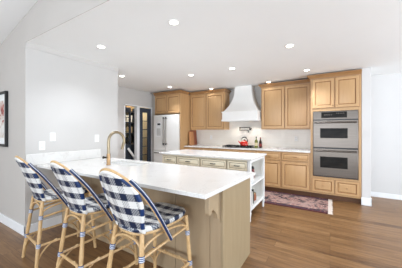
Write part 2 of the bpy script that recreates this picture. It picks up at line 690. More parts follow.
# ------------------------------------------------------------------ dimensions
CEIL = 2.54
XW = -3.42          # white wall the peninsula runs into
YS = 1.195           # plane of the greige living-room wall and of the kitchen ceiling's edge
XD = -4.70          # wall with the french doors
YB = 5.58           # back wall
YC = 4.95           # front of the base cabinets and oven tower
YU = 5.23           # front of the wall cabinets
YR = 5.70           # far wall on the right
CT = 0.914          # peninsula worktop height
CB = 0.955          # worktop height along the back wall

# ------------------------------------------------------------------ the setting
structure('floor', MB().box(-7.0, 6.0, -5.0, 8.0, -0.06, 0.0), M['floor'])
structure('ceiling', MB().box(-6.9, 5.5, YS + 0.005, 7.2, CEIL, CEIL + 0.03), M['ceiling'])


def vault_z(x):
    return 2.73 + 0.229 * (x + 4.11)


# greige wall: lower part up to the corner, and the gable above the kitchen ceiling's edge
g = MB()
g.prism([(-5.6, 0.0), (XW - 0.14, 0.0), (XW - 0.14, CEIL), (-5.6, CEIL)], 'y', YS, YS + 0.12)
g.box(XW - 0.14, XW - 0.0005, YS, YS + 0.004, 0.0, CEIL)
structure('wall_living', g, M['wall_grey'])
g = MB()
g.prism([(-5.6, CEIL - 0.0005), (5.5, CEIL - 0.0005), (5.5, 4.8), (-5.6, 4.8)], 'y', YS, YS + 0.0045)
structure('wall_gable', g, M['wall_grey'])
g = MB()
g.prism([(-5.6, vault_z(-5.6)), (3.4, vault_z(3.4)), (3.4, vault_z(3.4) + 0.12), (-5.6, vault_z(-5.6) + 0.12)], 'y', -5.0, YS - 0.001)
structure('ceiling_vault', g, M['ceiling'])
structure('wall_living_side', MB().box(-5.7, -5.6, -5.0, YS + 0.1, 0, 2.5), M['wall_grey'])

# white wall (outlet wall), then the kitchen bulges left behind it
g = MB()
g.box(XW - 0.138, XW, YS + 0.0045, 2.62, 0, CEIL)
g.box(XD - 0.10, XW - 0.14, 2.50, 2.62, 0, CEIL)
structure('wall_left', g, M['wall_white'])

DOOR_Y0, DOOR_Y1, DOOR_Z = 3.80, 4.84, 2.10
g = MB()
g.box(XD - 0.12, XD, 2.62, DOOR_Y0, 0, CEIL)
g.box(XD - 0.12, XD, DOOR_Y0, DOOR_Y1, DOOR_Z, CEIL)
g.box(XD - 0.12, XD, DOOR_Y1, YB, 0, CEIL)
structure('wall_door', g, M['wall_white'])
structure('wall_back', MB().box(XD - 0.12, 0.64, YB, YB + 0.12, 0, CEIL), M['wall_white'])
structure('wall_partition', MB().box(0.505, 0.64, YC - 0.005, YB, 0, CEIL), M['wall_white_lit'], 0.004)
structure('wall_right', MB().box(0.64, 5.0, YR, YR + 0.12, 0, CEIL), M['wall_white_lit'])

# baseboards, crown and casings
def baseboard(name, x0, x1, y0, y1, h=0.13):
    return structure(name, MB().box(x0, x1, y0, y1, 0, h), M['trim'], 0.004)


baseboard('baseboard_living', -5.6, XW + 0.014, YS - 0.015, YS)
baseboard('baseboard_left', XW, XW + 0.014, YS - 0.015, 1.66)
baseboard('baseboard_partition', 0.497, 0.652, YC - 0.02, YC - 0.005, 0.14)
baseboard('baseboard_partition_side', 0.64, 0.652, YC - 0.02, YR, 0.14)
baseboard('baseboard_right', 0.652, 5.0, YR - 0.015, YR, 0.10)


structure('trim_crown_left', MB().prism([(XW, CEIL), (XW + 0.035, CEIL), (XW + 0.032, CEIL - 0.012), (XW + 0.012, CEIL - 0.04), (XW + 0.008, CEIL - 0.055), (XW, CEIL - 0.055)], 'y', YS + 0.005, 2.62), M['wall_white'])

# backsplash tiles behind the cooktop run
structure('trim_backsplash_tile', MB().box(-3.55, -0.345, YB - 0.010, YB, CB, 1.72), M['tile'])

# ------------------------------------------------------------------ pantry behind the french doors
structure('wall_pantry', MB().box(-6.6, -6.5, 3.2, 5.6, 0, CEIL).box(-6.5, XD - 0.12, 5.5, 5.6, 0, CEIL).box(-6.5, XD - 0.12, 3.2, 3.3, 0, CEIL),
          plain('pantry_cream_paint', srgb(222, 206, 172), 0.7, var=0.02))
pl = bpy.data.lights.new('pantry_lamp', 'POINT')
pl.energy = 14
pl.color = (1.0, 0.91, 0.78)
pl.shadow_soft_size = 0.12
plo = bpy.data.objects.new('pantry_lamp', pl)
plo.location = (-5.7, 4.9, 2.3)
COL.objects.link(plo)

fr = MB()
fr.box(XD - 0.12, XD + 0.012, DOOR_Y0, DOOR_Y0 + 0.03, 0, DOOR_Z)
fr.box(XD - 0.12, XD + 0.012, DOOR_Y1 - 0.03, DOOR_Y1, 0, DOOR_Z)
fr.box(XD - 0.12, XD + 0.012, DOOR_Y0, DOOR_Y1, DOOR_Z - 0.03, DOOR_Z)
structure('trim_door_frame', fr, M['trim'], 0.003)
structure('trim_door_mullion', MB().box(XD - 0.10, XD + 0.010, 4.235, 4.335, 0, DOOR_Z - 0.03), M['trim'], 0.004)


def french_leaf(name, L, Ht, label, rz, loc, st=0.13, zr=0.42):
    """hinged leaf: local x along the leaf from the hinge, thickness in y"""
    t = thing(name, loc, label, 'door', None, rz)
    t['_local'] = 1
    f = MB()
    f.box(0, st, -0.02, 0.02, 0.01, Ht).box(L - st, L, -0.02, 0.02, 0.01, Ht)
    f.box(st, L - st, -0.02, 0.02, Ht - 0.13, Ht).box(st, L - st, -0.02, 0.02, 0.01, zr)
    f.build('door_frame', M['navy_paint'], t, 0.003)
    n = 6
    mn = MB()
    for k in range(1, n):
        z = zr + (Ht - 0.13 - zr) * k / n
        mn.box(st, L - st, -0.012, 0.012, z - 0.010, z + 0.010)
    mn.build('muntin', M['navy_paint'], t)
    MB().box(st - 0.005, L - st + 0.005, -0.003, 0.003, zr - 0.005, Ht - 0.125).build('glass_pane', M['pane'], t)
    h = MB()
    h.lathe([(0.022, 0), (0.022, 0.006), (0.008, 0.012), (0.008, 0.03)], 0, 0, 0, 14)
    hv = [(L - 0.06 + p[0], -0.02 - p[2], 1.0 + p[1]) for p in h.v]
    h.v = hv
    h.tube([(L - 0.06, -0.05, 1.0), (L - 0.15, -0.05, 1.0)], 0.008, 8)
    h.build('door_handle', M['dark_bronze'], t)
    return t


# the right-hand leaf stands closed, the left-hand one is swung into the pantry
french_leaf('french_door', 0.465, 2.05, 'closed navy glazed french door leaf beside the white refrigerator', R(-90), (XD - 0.03, 4.805, 0))
french_leaf('french_door', 0.40, 2.05, 'open navy glazed french door leaf swung back into the pantry', R(108), (XD - 0.135, 3.85, 0), 0.07, 1.0)

sh = thing('pantry_shelf', (-6.25, 4.75, 0), 'dark open shelving unit inside the pantry behind the french doors', 'shelf')
for k in range(2):
    MB().box(-6.48, -6.08, 4.28 + 1.16 * k, 4.31 + 1.16 * k, 0, 2.2).build('side_panel', M['navy_paint'], sh, 0.002)
for k in range(6):
    MB().box(-6.48, -6.08, 4.31, 5.44, 0.15 + 0.38 * k, 0.175 + 0.38 * k).build('shelf_board', M['navy_paint'], sh, 0.002)
random.seed(4)
bxm = [M['paper'], plain('kraft_box', srgb(182, 150, 108), 0.7, var=0.06), plain('black_box', srgb(38, 36, 36), 0.6), plain('tan_box', srgb(206, 186, 150), 0.7)]
what = ['white', 'brown', 'black', 'tan']
lev = ['on the second pantry shelf from below', 'on the third pantry shelf from below', 'on the fourth pantry shelf from below', 'on the topmost pantry shelf']
for k in range(4):
    z = 0.176 + 0.38 * (k + 2 if k < 3 else 5) - (0.0 if k < 3 else 0.0)
    for j in range(3):
        q = (j + k) % 4
        y0 = 4.36 + 0.36 * j
        h = 0.14 + 0.10 * random.random()
        b = MB().box(-6.40, -6.14, y0, y0 + 0.24, z, z + h)
        o = b.build('storage_box', bxm[q], None, 0.004)
        MB().box(-6.405, -6.135, y0 - 0.004, y0 + 0.244, z + h, z + h + 0.03).build('lid', bxm[q], o, 0.003)
        tag(o, '%s lidded storage box %s' % (what[q], lev[k]), 'box', 'boxes in the pantry')
nc = thing('pantry_cabinet', (-5.45, 4.3, 0), 'navy low cabinet standing inside the pantry doorway', 'cabinet')
MB().box(-5.65, -5.25, 4.02, 4.78, 0.0, 0.93).build('body', M['navy_cab'], nc, 0.004)
MB().box(-5.67, -5.23, 4.00, 4.80, 0.93, 0.96).build('cabinet_top', M['navy_cab'], nc, 0.004)
for k in range(2):
    MB().rings(0, 0.36, 0.08, 0.90, 0, [(0, 0.018), (0.05, 0.018), (0.056, 0.010)])
    d = MB().rings(0, 0.37, 0.08, 0.90, 0, [(0, 0.018), (0.05, 0.018), (0.056, 0.010)])
    d.v = [(-5.25 - y, 4.025 + 0.38 * k + x, z) for x, y, z in d.v]
    d.build('door', M['navy_cab'], nc)
bd = MB()
bd.prism([(4.02, 0.87), (4.07, 0.905), (4.79, 0.035), (4.76, 0.001)], 'x', XD - 0.155, XD - 0.125)
tag(bd.build('white_board', M['paper'], None, 0.003), 'thin white board leaning diagonally across the pantry doorway', 'board')

# ------------------------------------------------------------------ cabinet building blocks
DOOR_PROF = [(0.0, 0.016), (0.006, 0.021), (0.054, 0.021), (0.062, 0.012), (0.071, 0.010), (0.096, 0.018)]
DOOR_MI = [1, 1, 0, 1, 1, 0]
DRAW_PROF = [(0.0, 0.018), (0.004, 0.021), (0.026, 0.021), (0.031, 0.014), (0.036, 0.014), (0.045, 0.018)]
DRAW_SMALL = [(0.0, 0.018), (0.004, 0.021), (0.042, 0.021), (0.050, 0.012), (0.058, 0.010), (0.074, 0.018)]


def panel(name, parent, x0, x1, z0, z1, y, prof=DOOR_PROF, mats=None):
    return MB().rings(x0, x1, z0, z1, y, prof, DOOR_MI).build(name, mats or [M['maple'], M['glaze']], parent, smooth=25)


def knob(parent, x, y, z, mat='maple_dark', r=0.015):
    k = MB().lathe([(0.006, 0), (0.006, 0.012), (r, 0.018), (r, 0.024), (r * 0.6, 0.030)], 0, 0, 0, 12)
    k.v = [(x + a, y - c, z + b) for a, b, c in k.v]
    return k.build('knob', M[mat], parent)


def cup_pull(parent, x, y, z, mat='dark_bronze', w=0.045):
    p = MB()
    pts = [(x - w, y, z), (x - w, y - 0.02, z), (x - w * 0.6, y - 0.026, z), (x + w * 0.6, y - 0.026, z), (x + w, y - 0.02, z), (x + w, y, z)]
    p.tube(pts, 0.0065, 8)
    return p.build('handle', M[mat], parent)


def cabinet_crown(parent, x0, x1, y, z, depth, left=True, right=True, h=0.075, out=0.06, name='crown_molding'):
    """crown along the front with mitred returns; profile swept as stacked rings"""
    prof = [(0.0, 0.0), (0.012, 0.0), (0.014, 0.012), (0.026, 0.026), (out * 0.8, h * 0.7), (out, h * 0.8), (out, h), (0.0, h)]
    lo, ro = (1 if left else 0), (1 if right else 0)
    v, f = [], []
    for o, dz in prof:
        v += [(x0 - o * lo, y + depth, z + dz), (x0 - o * lo, y - o, z + dz), (x1 + o * ro, y - o, z + dz), (x1 + o * ro, y + depth, z + dz)]
    k = len(prof)
    for i in range(k - 1):
        for q in range(3):
            f.append((i * 4 + q, i * 4 + q + 1, (i + 1) * 4 + q + 1, (i + 1) * 4 + q))
        f.append((i * 4 + 3, i * 4, (i + 1) * 4, (i + 1) * 4 + 3))
    f.append((0, 1, 2, 3))
    f.append(tuple((k - 1) * 4 + q for q in range(4)))
    return MB().add(v, f).build(name, M['maple_dark'], parent, smooth=30)


def wall_cabinet(name, x0, x1, y, z0, z1, depth, ndoors, label, left=True, right=True, group=None, crown_z=None):
    t = thing(name, ((x0 + x1) / 2, y + depth / 2, z0), label, 'cabinet', group)
    MB().box(x0, x1, y, y + depth, z0, z1).build('body', M['maple'], t, 0.002)
    w = (x1 - x0 - 0.04 - 0.012 * (ndoors - 1)) / ndoors
    for k in range(ndoors):
        a = x0 + 0.02 + k * (w + 0.012)
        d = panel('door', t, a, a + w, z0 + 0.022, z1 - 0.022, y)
    cabinet_crown(t, x0, x1, y, z1, depth, left, right)
    return t


def base_cabinet(name, x0, x1, label, layout, group='base cabinets along the back wall', y=YC, yb=YB - 0.012):
    """layout: 'drawer_door' (drawer over ndoors) or 'drawers'"""
    t = thing(name, ((x0 + x1) / 2, (y + yb) / 2, 0), label, 'cabinet', group)
    MB().box(x0, x1, y, yb, 0.105, 0.923).build('body', M['maple'], t, 0.002)
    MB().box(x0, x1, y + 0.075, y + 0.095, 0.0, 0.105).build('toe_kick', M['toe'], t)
    kind, n = layout
    w = (x1 - x0 - 0.03 - 0.012 * (n - 1)) / n
    for k in range(n):
        a = x0 + 0.015 + k * (w + 0.012)
        if kind == 'drawer_door':
            d = panel('drawer', t, a, a + w, 0.735, 0.898, y, DRAW_PROF)
            cup_pull(d, a + w / 2, y - 0.02, 0.817, 'brass', 0.04)
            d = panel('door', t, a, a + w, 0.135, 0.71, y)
            knob(d, a + (0.03 if k == n - 1 and n > 1 else w - 0.03), y - 0.02, 0.675, 'brass', 0.012)
        else:
            for q, (za, zb) in enumerate(((0.135, 0.37), (0.39, 0.71), (0.735, 0.898))):
                d = panel('drawer', t, a, a + w, za, zb, y, DRAW_PROF)
                cup_pull(d, a + w / 2, y - 0.02, (za + zb) / 2, 'brass', 0.05)
    return t


# ------------------------------------------------------------------ back wall run
XO0, XO1 = -0.345, 0.503            # oven tower
base_cabinet('base_cabinet', -3.548, -2.92, 'honey maple base cabinet between refrigerator panel and cooktop, leftmost of the run', ('drawer_door', 1))
base_cabinet('base_cabinet', -2.92, -2.42, 'honey maple base cabinet just left of the cooktop cabinet', ('drawer_door', 1))
base_cabinet('base_cabinet', -2.42, -1.45, 'honey maple drawer cabinet directly under the black cooktop', ('drawers', 1))
base_cabinet('base_cabinet', -1.45, -0.922, 'honey maple base cabinet by the rug, half hidden behind the island end', ('drawer_door', 1))
base_cabinet('base_cabinet', -0.922, -0.347, 'honey maple base cabinet with one drawer and door, beside the oven tower', ('drawer_door', 1))

tag(MB().box(-3.548, -0.347, YC - 0.03, YB - 0.011, CB - 0.031, CB).build('countertop', M['quartz'], None, 0.003),
    'long white quartz countertop along the back wall under the range hood', 'countertop')

ot = thing('oven_cabinet', ((XO0 + XO1) / 2, YC + 0.3, 0), 'tall honey maple cabinet housing the two steel ovens', 'cabinet')
g = MB()
g.box(XO0, XO0 + 0.045, YC, YB - 0.002, 0.105, 2.435).box(XO1 - 0.045, XO1, YC, YB - 0.002, 0.105, 2.435)
g.box(XO0 + 0.045, XO1 - 0.045, YC, YB - 0.002, 1.775, 2.435).box(XO0 + 0.045, XO1 - 0.045, YC, YB - 0.002, 0.105, 0.455)
g.box(XO0 + 0.045, XO1 - 0.045, YB - 0.03, YB - 0.002, 0.455, 1.775)
g.build('body', M['maple'], ot, 0.002)
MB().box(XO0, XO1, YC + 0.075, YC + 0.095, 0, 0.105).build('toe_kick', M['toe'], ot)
w2 = (XO1 - XO0 - 0.06 - 0.012) / 2
for k in range(2):
    a = XO0 + 0.03 + k * (w2 + 0.012)
    d = panel('door', ot, a, a + w2, 1.835, 2.425, YC)
    knob(d, a + (w2 - 0.03 if k == 0 else 0.03), YC - 0.02, 1.88, 'brass', 0.012)
    d = panel('drawer', ot, a, a + w2, 0.135, 0.415, YC, DRAW_SMALL)
    knob(d, a + w2 / 2, YC - 0.02, 0.275, 'brass', 0.012)
cabinet_crown(ot, XO0, XO1, YC, 2.435, 0.2, True, False, 0.08, 0.065)

# double oven
ov = thing('double_oven', (0.08, YC + 0.25, 0.456), 'stainless steel double wall oven built into the tall maple cabinet', 'oven')
ox0, ox1 = XO0 + 0.05, XO1 - 0.05
MB().box(ox0 + 0.01, ox1 - 0.01, YC + 0.0, YB - 0.06, 0.47, 1.77).build('body', M['grey_app'], ov)
MB().box(ox0, ox1, YC - 0.022, YC, 1.605, 1.768).build('control_panel', M['steel'], ov, 0.003)
c = MB().box(ox0 + 0.145, ox1 - 0.175, YC - 0.026, YC - 0.02, 1.635, 1.752).build('display', M['oven_glass'], ov, 0.002)
for k in range(5):
    MB().box(ox0 + 0.20 + k * 0.028, ox0 + 0.216 + k * 0.028, YC - 0.028, YC - 0.026, 1.69, 1.70).build('button', M['steel'], c)
    MB().box(ox0 + 0.40 + k * 0.028, ox0 + 0.416 + k * 0.028, YC - 0.028, YC - 0.026, 1.715, 1.725).build('button', M['steel'], c)
for (za, zb, wa, wb) in ((1.045, 1.588, 1.235, 1.43), (0.475, 1.025, 0.645, 0.865)):
    d = MB().box(ox0, ox1, YC - 0.035, YC, za, zb).build('door', M['steel'], ov, 0.005)
    MB().box(ox0 + 0.125, ox1 - 0.165, YC - 0.038, YC - 0.034, wa, wb).build('window', M['oven_glass'], d, 0.002)
    hz = zb - 0.045
    hd = MB()
    hd.tube([(ox0 + 0.03, YC - 0.085, hz), (ox1 - 0.03, YC - 0.085, hz)], 0.015, 12)
    for xx in (ox0 + 0.06, ox1 - 0.06):
        hd.tube([(xx, YC - 0.034, hz), (xx, YC - 0.085, hz)], 0.010, 8)
    hd.build('handle', M['steel'], d)
MB().box(ox0, ox1, YC - 0.018, YC, 1.588, 1.605).build('vent_gap', M['black'], ov)
MB().box(ox0, ox1, YC - 0.018, YC, 1.025, 1.045).build('vent_gap', M['black'], ov)
MB().box(ox0, ox1, YC - 0.018, YC, 0.458, 0.475).build('bottom_trim', M['black'], ov)

# wall cabinets
wall_cabinet('upper_cabinet', -3.54, -2.435, YU, 1.412, 2.43, YB - YU - 0.001, 2, 'double-door maple wall cabinet between the refrigerator panel and the range hood', False, True)
wall_cabinet('upper_cabinet', -1.443, -0.352, YU, 1.412, 2.43, YB - YU - 0.001, 2, 'double-door maple wall cabinet between the range hood and the oven tower', True, False)

# refrigerator surround
FX0, FX1, FY = -4.52, -3.55, 4.78
rc = thing('refrigerator_cabinet', ((FX0 + FX1) / 2, 5.18, 0), 'maple cabinet over the refrigerator with its tall side panel', 'cabinet')
MB().box(FX0, FX1 - 0.02, FY, YB - 0.001, 1.875, 2.43).build('body', M['maple'], rc, 0.002)
MB().box(FX1 - 0.02, FX1, FY - 0.02, YB - 0.001, 0, 2.43).build('side_panel', M['maple'], rc, 0.002)
MB().box(FX0 - 0.0, FX0 + 0.02, FY - 0.0, YB - 0.001, 0, 1.875).build('side_panel', M['maple'], rc, 0.002)
wd = (FX1 - FX0 - 0.05) / 2
for k in range(2):
    a = FX0 + 0.018 + k * (wd + 0.008)
    d = panel('door', rc, a, a + wd, 1.895, 2.405, FY)
    knob(d, a + (wd - 0.03 if k == 0 else 0.03), FY - 0.02, 1.93, 'dark_bronze', 0.010)
cabinet_crown(rc, FX0, FX1, FY - 0.02, 2.43, 0.38, False, True)
structure('wall_filler', MB().box(XD, FX0 - 0.002, FY + 0.06, YB, 0, CEIL), M['wall_white'])

# refrigerator: french doors above a freezer drawer
rf = thing('refrigerator', (-4.04, 5.1, 0), 'matte white french door refrigerator with bronze handles', 'refrigerator')
rx0, rx1 = FX0 + 0.025, FX1 - 0.028
rm = (rx0 + rx1) / 2
MB().box(rx0 + 0.005, rx1 - 0.005, FY - 0.01, YB - 0.03, 0.02, 1.83).build('body', M['grey_app'], rf)
MB().box(rx0, rx1, FY - 0.02, YB - 0.05, 0.0, 0.05).build('foot_grille', M['grey_app'], rf)
FD = FY - 0.075
dl = MB().box(rx0, rm - 0.003, FD, FY - 0.012, 0.80, 1.84).build('door', M['white_app'], rf, 0.006)
dr = MB().box(rm + 0.003, rx1, FD, FY - 0.012, 0.80, 1.84).build('door', M['white_app'], rf, 0.006)
for d, x in ((dl, rm - 0.045), (dr, rm + 0.045)):
    hd = MB()
    hd.tube([(x, FD - 0.05, 0.99), (x, FD - 0.05, 1.76)], 0.017, 10)
    for z in (1.02, 1.73):
        hd.tube([(x, FD, z), (x, FD - 0.05, z)], 0.014, 10)
    hd = hd.build('handle', M['nickel'], d)
    for z in (1.0, 1.75):
        MB().tube([(x, FD - 0.05, z - 0.025), (x, FD - 0.05, z + 0.025)], 0.021, 10).build('handle_cap', M['black'], hd)
dp = MB()
dp.box(rx0 + 0.09, rx0 + 0.30, FD - 0.004, FD + 0.001, 1.22, 1.62)
dp.box(rx0 + 0.09, rx0 + 0.30, FD - 0.03, FD, 1.205, 1.225)
dp.build('water_dispenser', M['white_plastic'], dl, 0.003)
MB().box(rx0 + 0.15, rx0 + 0.26, FD - 0.012, FD - 0.003, 1.545, 1.60).build('dispenser_display', M['black'], dl, 0.002)
MB().box(rx0 + 0.12, rx0 + 0.27, FD - 0.008, FD - 0.003, 1.24, 1.45).build('dispenser_recess', plain('dispenser_grey', srgb(196, 193, 188), 0.4), dl, 0.002)
for za, zb in ((0.06, 0.42), (0.426, 0.794)):
    d = MB().box(rx0, rx1, FD, FY - 0.012, za, zb).build('freezer_drawer', M['white_app'], rf, 0.006)
    hd = MB().tube([(rx0 + 0.06, FD - 0.05, zb - 0.055), (rx1 - 0.06, FD - 0.05, zb - 0.055)], 0.013, 10)
    for xx in (rx0 + 0.10, rx1 - 0.10):
        hd.tube([(xx, FD, zb - 0.055), (xx, FD - 0.05, zb - 0.055)], 0.012, 8)
    hd.build('handle', M['bronze'], d)

# ------------------------------------------------------------------ range hood
hdx0, hdx1 = -2.405, -1.455
hc = (hdx0 + hdx1) / 2
hood = thing('range_hood', (hc, 5.3, 1.64), 'white plaster range hood with flared bell shape above the cooktop', 'range hood')
v, f = [], []
prof = []
for k in range(15):
    t = k / 14.0
    z = 1.87 + (CEIL - 0.001 - 1.87) * t
    s_ = (1 - t) ** 2.5
    prof.append((0.228 + (0.445 - 0.228) * s_, 0.30 + (0.56 - 0.30) * s_, z))
for hw, dep, z in prof:
    v += [(hc - hw, YB - 0.011, z), (hc - hw, YB - dep, z), (hc + hw, YB - dep, z), (hc + hw, YB - 0.011, z)]
for i in range(len(prof) - 1):
    for q in range(4):
        f.append((i * 4 + q, i * 4 + (q + 1) % 4, (i + 1) * 4 + (q + 1) % 4, (i + 1) * 4 + q))
f.append((3, 2, 1, 0))
f.append(tuple((len(prof) - 1) * 4 + q for q in range(4)))
MB().add(v, f).build('hood_body', M['plaster'], hood, smooth=30)
MB().box(hdx0 + 0.012, hdx1 - 0.012, YB - 0.575, YB - 0.011, 1.665, 1.855).build('hood_band', M['plaster'], hood, 0.006)
MB().box(hdx0, hdx1, YB - 0.59, YB - 0.011, 1.85, 1.872).build('hood_ledge', M['plaster'], hood, 0.006)
hr = MB().box(hdx0, hdx1, YB - 0.59, YB - 0.56, 1.625, 1.668).box(hdx0, hdx1, YB - 0.04, YB - 0.011, 1.625, 1.668)
hr.box(hdx0, hdx0 + 0.03, YB - 0.56, YB - 0.04, 1.625, 1.668).box(hdx1 - 0.03, hdx1, YB - 0.56, YB - 0.04, 1.625, 1.668)
hr.build('hood_rim', M['plaster'], hood)
MB().box(hc - 0.36, hc + 0.36, YB - 0.45, YB - 0.06, 1.655, 1.666).build('filter', M['grey_app'], hood)

for x in (hc - 0.22, hc + 0.22):
    MB().lathe([(0.03, -0.004), (0.03, 0.0), (0.028, 0.001)], x, YB - 0.25, 1.652, 16).build('hood_light', M['bulb'], hood)
    l = bpy.data.lights.new('hood_lamp_light', 'SPOT')
    l.energy = 7.0
    l.color = (1.0, 0.93, 0.84)
    l.spot_size = R(130)
    l.spot_blend = 0.7
    l.shadow_soft_size = 0.04
    o = bpy.data.objects.new('hood_lamp_light', l)
    o.location = (x, YB - 0.25, 1.64)
    COL.objects.link(o)

# pot filler on the tiles
pf = thing('pot_filler', (-1.94, YB - 0.01, 1.43), 'dark bronze folding pot filler tap on the tiled backsplash', 'faucet')
p = MB()
p.lathe([(0.03, 0), (0.03, 0.012), (0.012, 0.02), (0.012, 0.06)], 0, 0, 0, 14)
p.v = [(-1.82 + a, YB - 0.012 - c_, 1.43 + b) for a, b, c_ in p.v]
p.build('wall_flange', M['dark_bronze'], pf)
MB().tube([(-1.82, YB - 0.07, 1.405), (-1.82, YB - 0.07, 1.475)], 0.016, 10).build('joint', M['dark_bronze'], pf)
MB().tube([(-1.82, YB - 0.07, 1.47), (-2.09, YB - 0.09, 1.47)], 0.010, 8).build('arm', M['dark_bronze'], pf)
MB().tube([(-2.09, YB - 0.09, 1.38), (-2.09, YB - 0.09, 1.485)], 0.015, 10).build('joint', M['dark_bronze'], pf)
MB().tube([(-2.09, YB - 0.09, 1.395), (-1.86, YB - 0.12, 1.395), (-1.84, YB - 0.122, 1.385), (-1.84, YB - 0.122, 1.33)], 0.010, 8).build('spout', M['dark_bronze'], pf)

# cooktop
ck = thing('cooktop', (-2.02, 5.25, CB), 'black gas cooktop set in the back countertop under the hood', 'cooktop')
MB().box(-2.41, -1.63, 5.02, 5.49, CB + 0.0005, CB + 0.012).build('cook_surface', M['black'], ck, 0.003)
for k in range(3):
    xa = -2.405 + k * 0.257
    gr = MB()
    for q in range(3):
        yy = 5.09 + q * 0.17
        gr.box(xa, xa + 0.245, yy - 0.006, yy + 0.006, CB + 0.030, CB + 0.044)
    for q in range(4):
        xx = xa + 0.008 + q * 0.076
        gr.box(xx - 0.006, xx + 0.006, 5.05, 5.47, CB + 0.030, CB + 0.044)
    for xx in (xa + 0.008, xa + 0.236):
        for yy in (5.06, 5.46):
            gr.box(xx - 0.007, xx + 0.007, yy - 0.007, yy + 0.007, CB + 0.011, CB + 0.03)
    gr.build('grate', M['iron'], ck, 0.002)
    for yy in (5.17, 5.37):
        MB().lathe([(0.045, 0), (0.045, 0.01), (0.034, 0.012), (0.034, 0.018)], xa + 0.122, yy, CB + 0.012, 16).build('burner', M['iron'], ck)
for k in range(5):
    MB().lathe([(0.016, 0), (0.014, 0.018)], -2.30 + k * 0.14, 5.035, CB + 0.012, 12).build('knob', M['grey_app'], ck)

# kettle on the grate
kx, ky, kz = -1.885, 5.26, CB + 0.044
kt = thing('kettle', (kx, ky, kz), 'red enamel kettle with black handle on the cooktop', 'kettle')
MB().lathe([(0.085, 0), (0.100, 0.012), (0.105, 0.045), (0.092, 0.085), (0.062, 0.115), (0.045, 0.122)], kx, ky, kz, 24).build('kettle_body', M['red'], kt)
l_ = MB().lathe([(0.046, 0.121), (0.042, 0.132), (0.012, 0.140)], kx, ky, kz, 20).build('lid', M['red'], kt)
MB().lathe([(0.008, 0.139), (0.016, 0.150), (0.014, 0.160), (0.004, 0.164)], kx, ky, kz, 14).build('lid_knob', M['black'], l_)
MB().tube([(kx - 0.085, ky - 0.01, kz + 0.055), (kx - 0.125, ky - 0.015, kz + 0.085), (kx - 0.150, ky - 0.018, kz + 0.118)], [0.024, 0.017, 0.011], 12).build('spout', M['red'], kt)
pts = []
for k in range(11):
    a = math.pi * k / 10
    pts.append((kx - 0.088 * math.cos(a), ky, kz + 0.10 + 0.115 * math.sin(a) ** 0.8))
MB().tube(pts, 0.011, 8).build('handle', M['black'], kt)

# oil bottles beside the cooktop
for x, h, r, mt, cap, lab in ((-1.58, 0.27, 0.040, 'bottle_green', 'black', 'olive green oil bottle with dark cap, right of the kettle'),
                              (-1.475, 0.22, 0.035, 'bottle_dark', 'black', 'short dark brown bottle, rightmost beside the cooktop'),
                              (-1.51, 0.25, 0.032, 'bottle_dark', 'red', 'dark brown bottle with red cap behind the green oil bottle')):
    y = 5.28 if cap == 'black' else 5.40
    z = CB + 0.0005
    b = thing('bottle', (x, y, z), lab, 'bottle', 'bottles beside the cooktop')
    MB().lathe([(r * 0.95, 0), (r, 0.008), (r, h * 0.58), (r * 0.8, h * 0.68), (0.013, h * 0.78), (0.013, h * 0.93)], x, y, z, 18).build('glass', M[mt], b)
    MB().lathe([(0.015, h * 0.93), (0.015, h), (0.008, h * 1.03)], x, y, z, 14).build('cap', M[cap], b)
    MB().lathe([(r + 0.0008, h * 0.18), (r + 0.0008, h * 0.48)], x, y, z, 18).build('paper_label', plain('bottle_label', srgb(206, 190, 150) if mt == 'bottle_green' else srgb(120, 40, 34), 0.7), b)

# cutting boards leaning on the refrigerator's side panel, in the corner of the countertop
def cutting_board(y0, y1, h, foot, lean, mat, label):
    z = CB + 0.0006
    b = MB()
    th = 0.022
    n = Vector((-lean, 0, h)).normalized()
    nx = Vector((n.z, 0, -n.x))
    rr = 0.012
    out = [(y0, 0), (y1, 0), (y1, h - rr), (y1 - rr * 0.3, h - rr * 0.3), (y1 - rr, h), (y0 + rr, h), (y0 + rr * 0.3, h - rr * 0.3), (y0, h - rr)]
    vs_ = []
    for o in (0.0, th):
        for y, s_ in out:
            vs_.append(Vector((FX1 + foot, y, z)) + n * s_ + nx * o)
    k = len(out)
    zmin = min(p.z for p in vs_)
    for p in vs_:
        p.z += z - zmin
    b.add(vs_, [tuple(range(k)), tuple(range(2 * k - 1, k - 1, -1))] + [(i, i + k, (i + 1) % k + k, (i + 1) % k) for i in range(k)])
    return tag(b.build('cutting_board', mat, None, 0.003), label, 'cutting board', 'cutting boards beside the refrigerator panel')


cutting_board(5.10, 5.33, 0.40, 0.075, 0.040, wood('board_chestnut', srgb(176, 116, 70), srgb(200, 142, 92), 0.5, (9, 9, 0.8)),
              'smaller orange wooden cutting board leaning in front of the darker board')
cutting_board(5.20, 5.54, 0.435, 0.038, 0.034, wood('board_walnut', srgb(132, 68, 42), srgb(162, 92, 60), 0.5, (9, 9, 0.8)),
              'reddish dark wooden cutting board in the countertop corner by the tile')


def outlet(name, loc, facing, label, cat='outlet', switch=False):
    """facing '-y' or '+x'"""
    t = thing(name, loc, label, cat)
    def put(mb):
        if facing == '+x':
            mb.v = [(loc[0] - y, loc[1] + x, loc[2] + z) for x, y, z in mb.v]
        else:
            mb.v = [(loc[0] + x, loc[1] + y, loc[2] + z) for x, y, z in mb.v]
        return mb
    put(MB().box(-0.037, 0.037, -0.006, 0, -0.06, 0.06)).build('cover_plate', M['white_plastic'], t, 0.003)
    if switch:
        put(MB().box(-0.017, 0.017, -0.010, -0.005, -0.034, 0.034)).build('rocker', M['white_plastic'], t, 0.002)
    else:
        for s_ in (-0.026, 0.026):
            q = put(MB().box(-0.017, 0.017, -0.008, -0.005, s_ - 0.016, s_ + 0.016)).build('socket', M['white_plastic'], t, 0.003)
            for a in (-0.007, 0.007):
                put(MB().box(a - 0.0016, a + 0.0016, -0.0086, -0.0075, s_ - 0.006, s_ + 0.008)).build('slot', M['slot'], q)
    return t


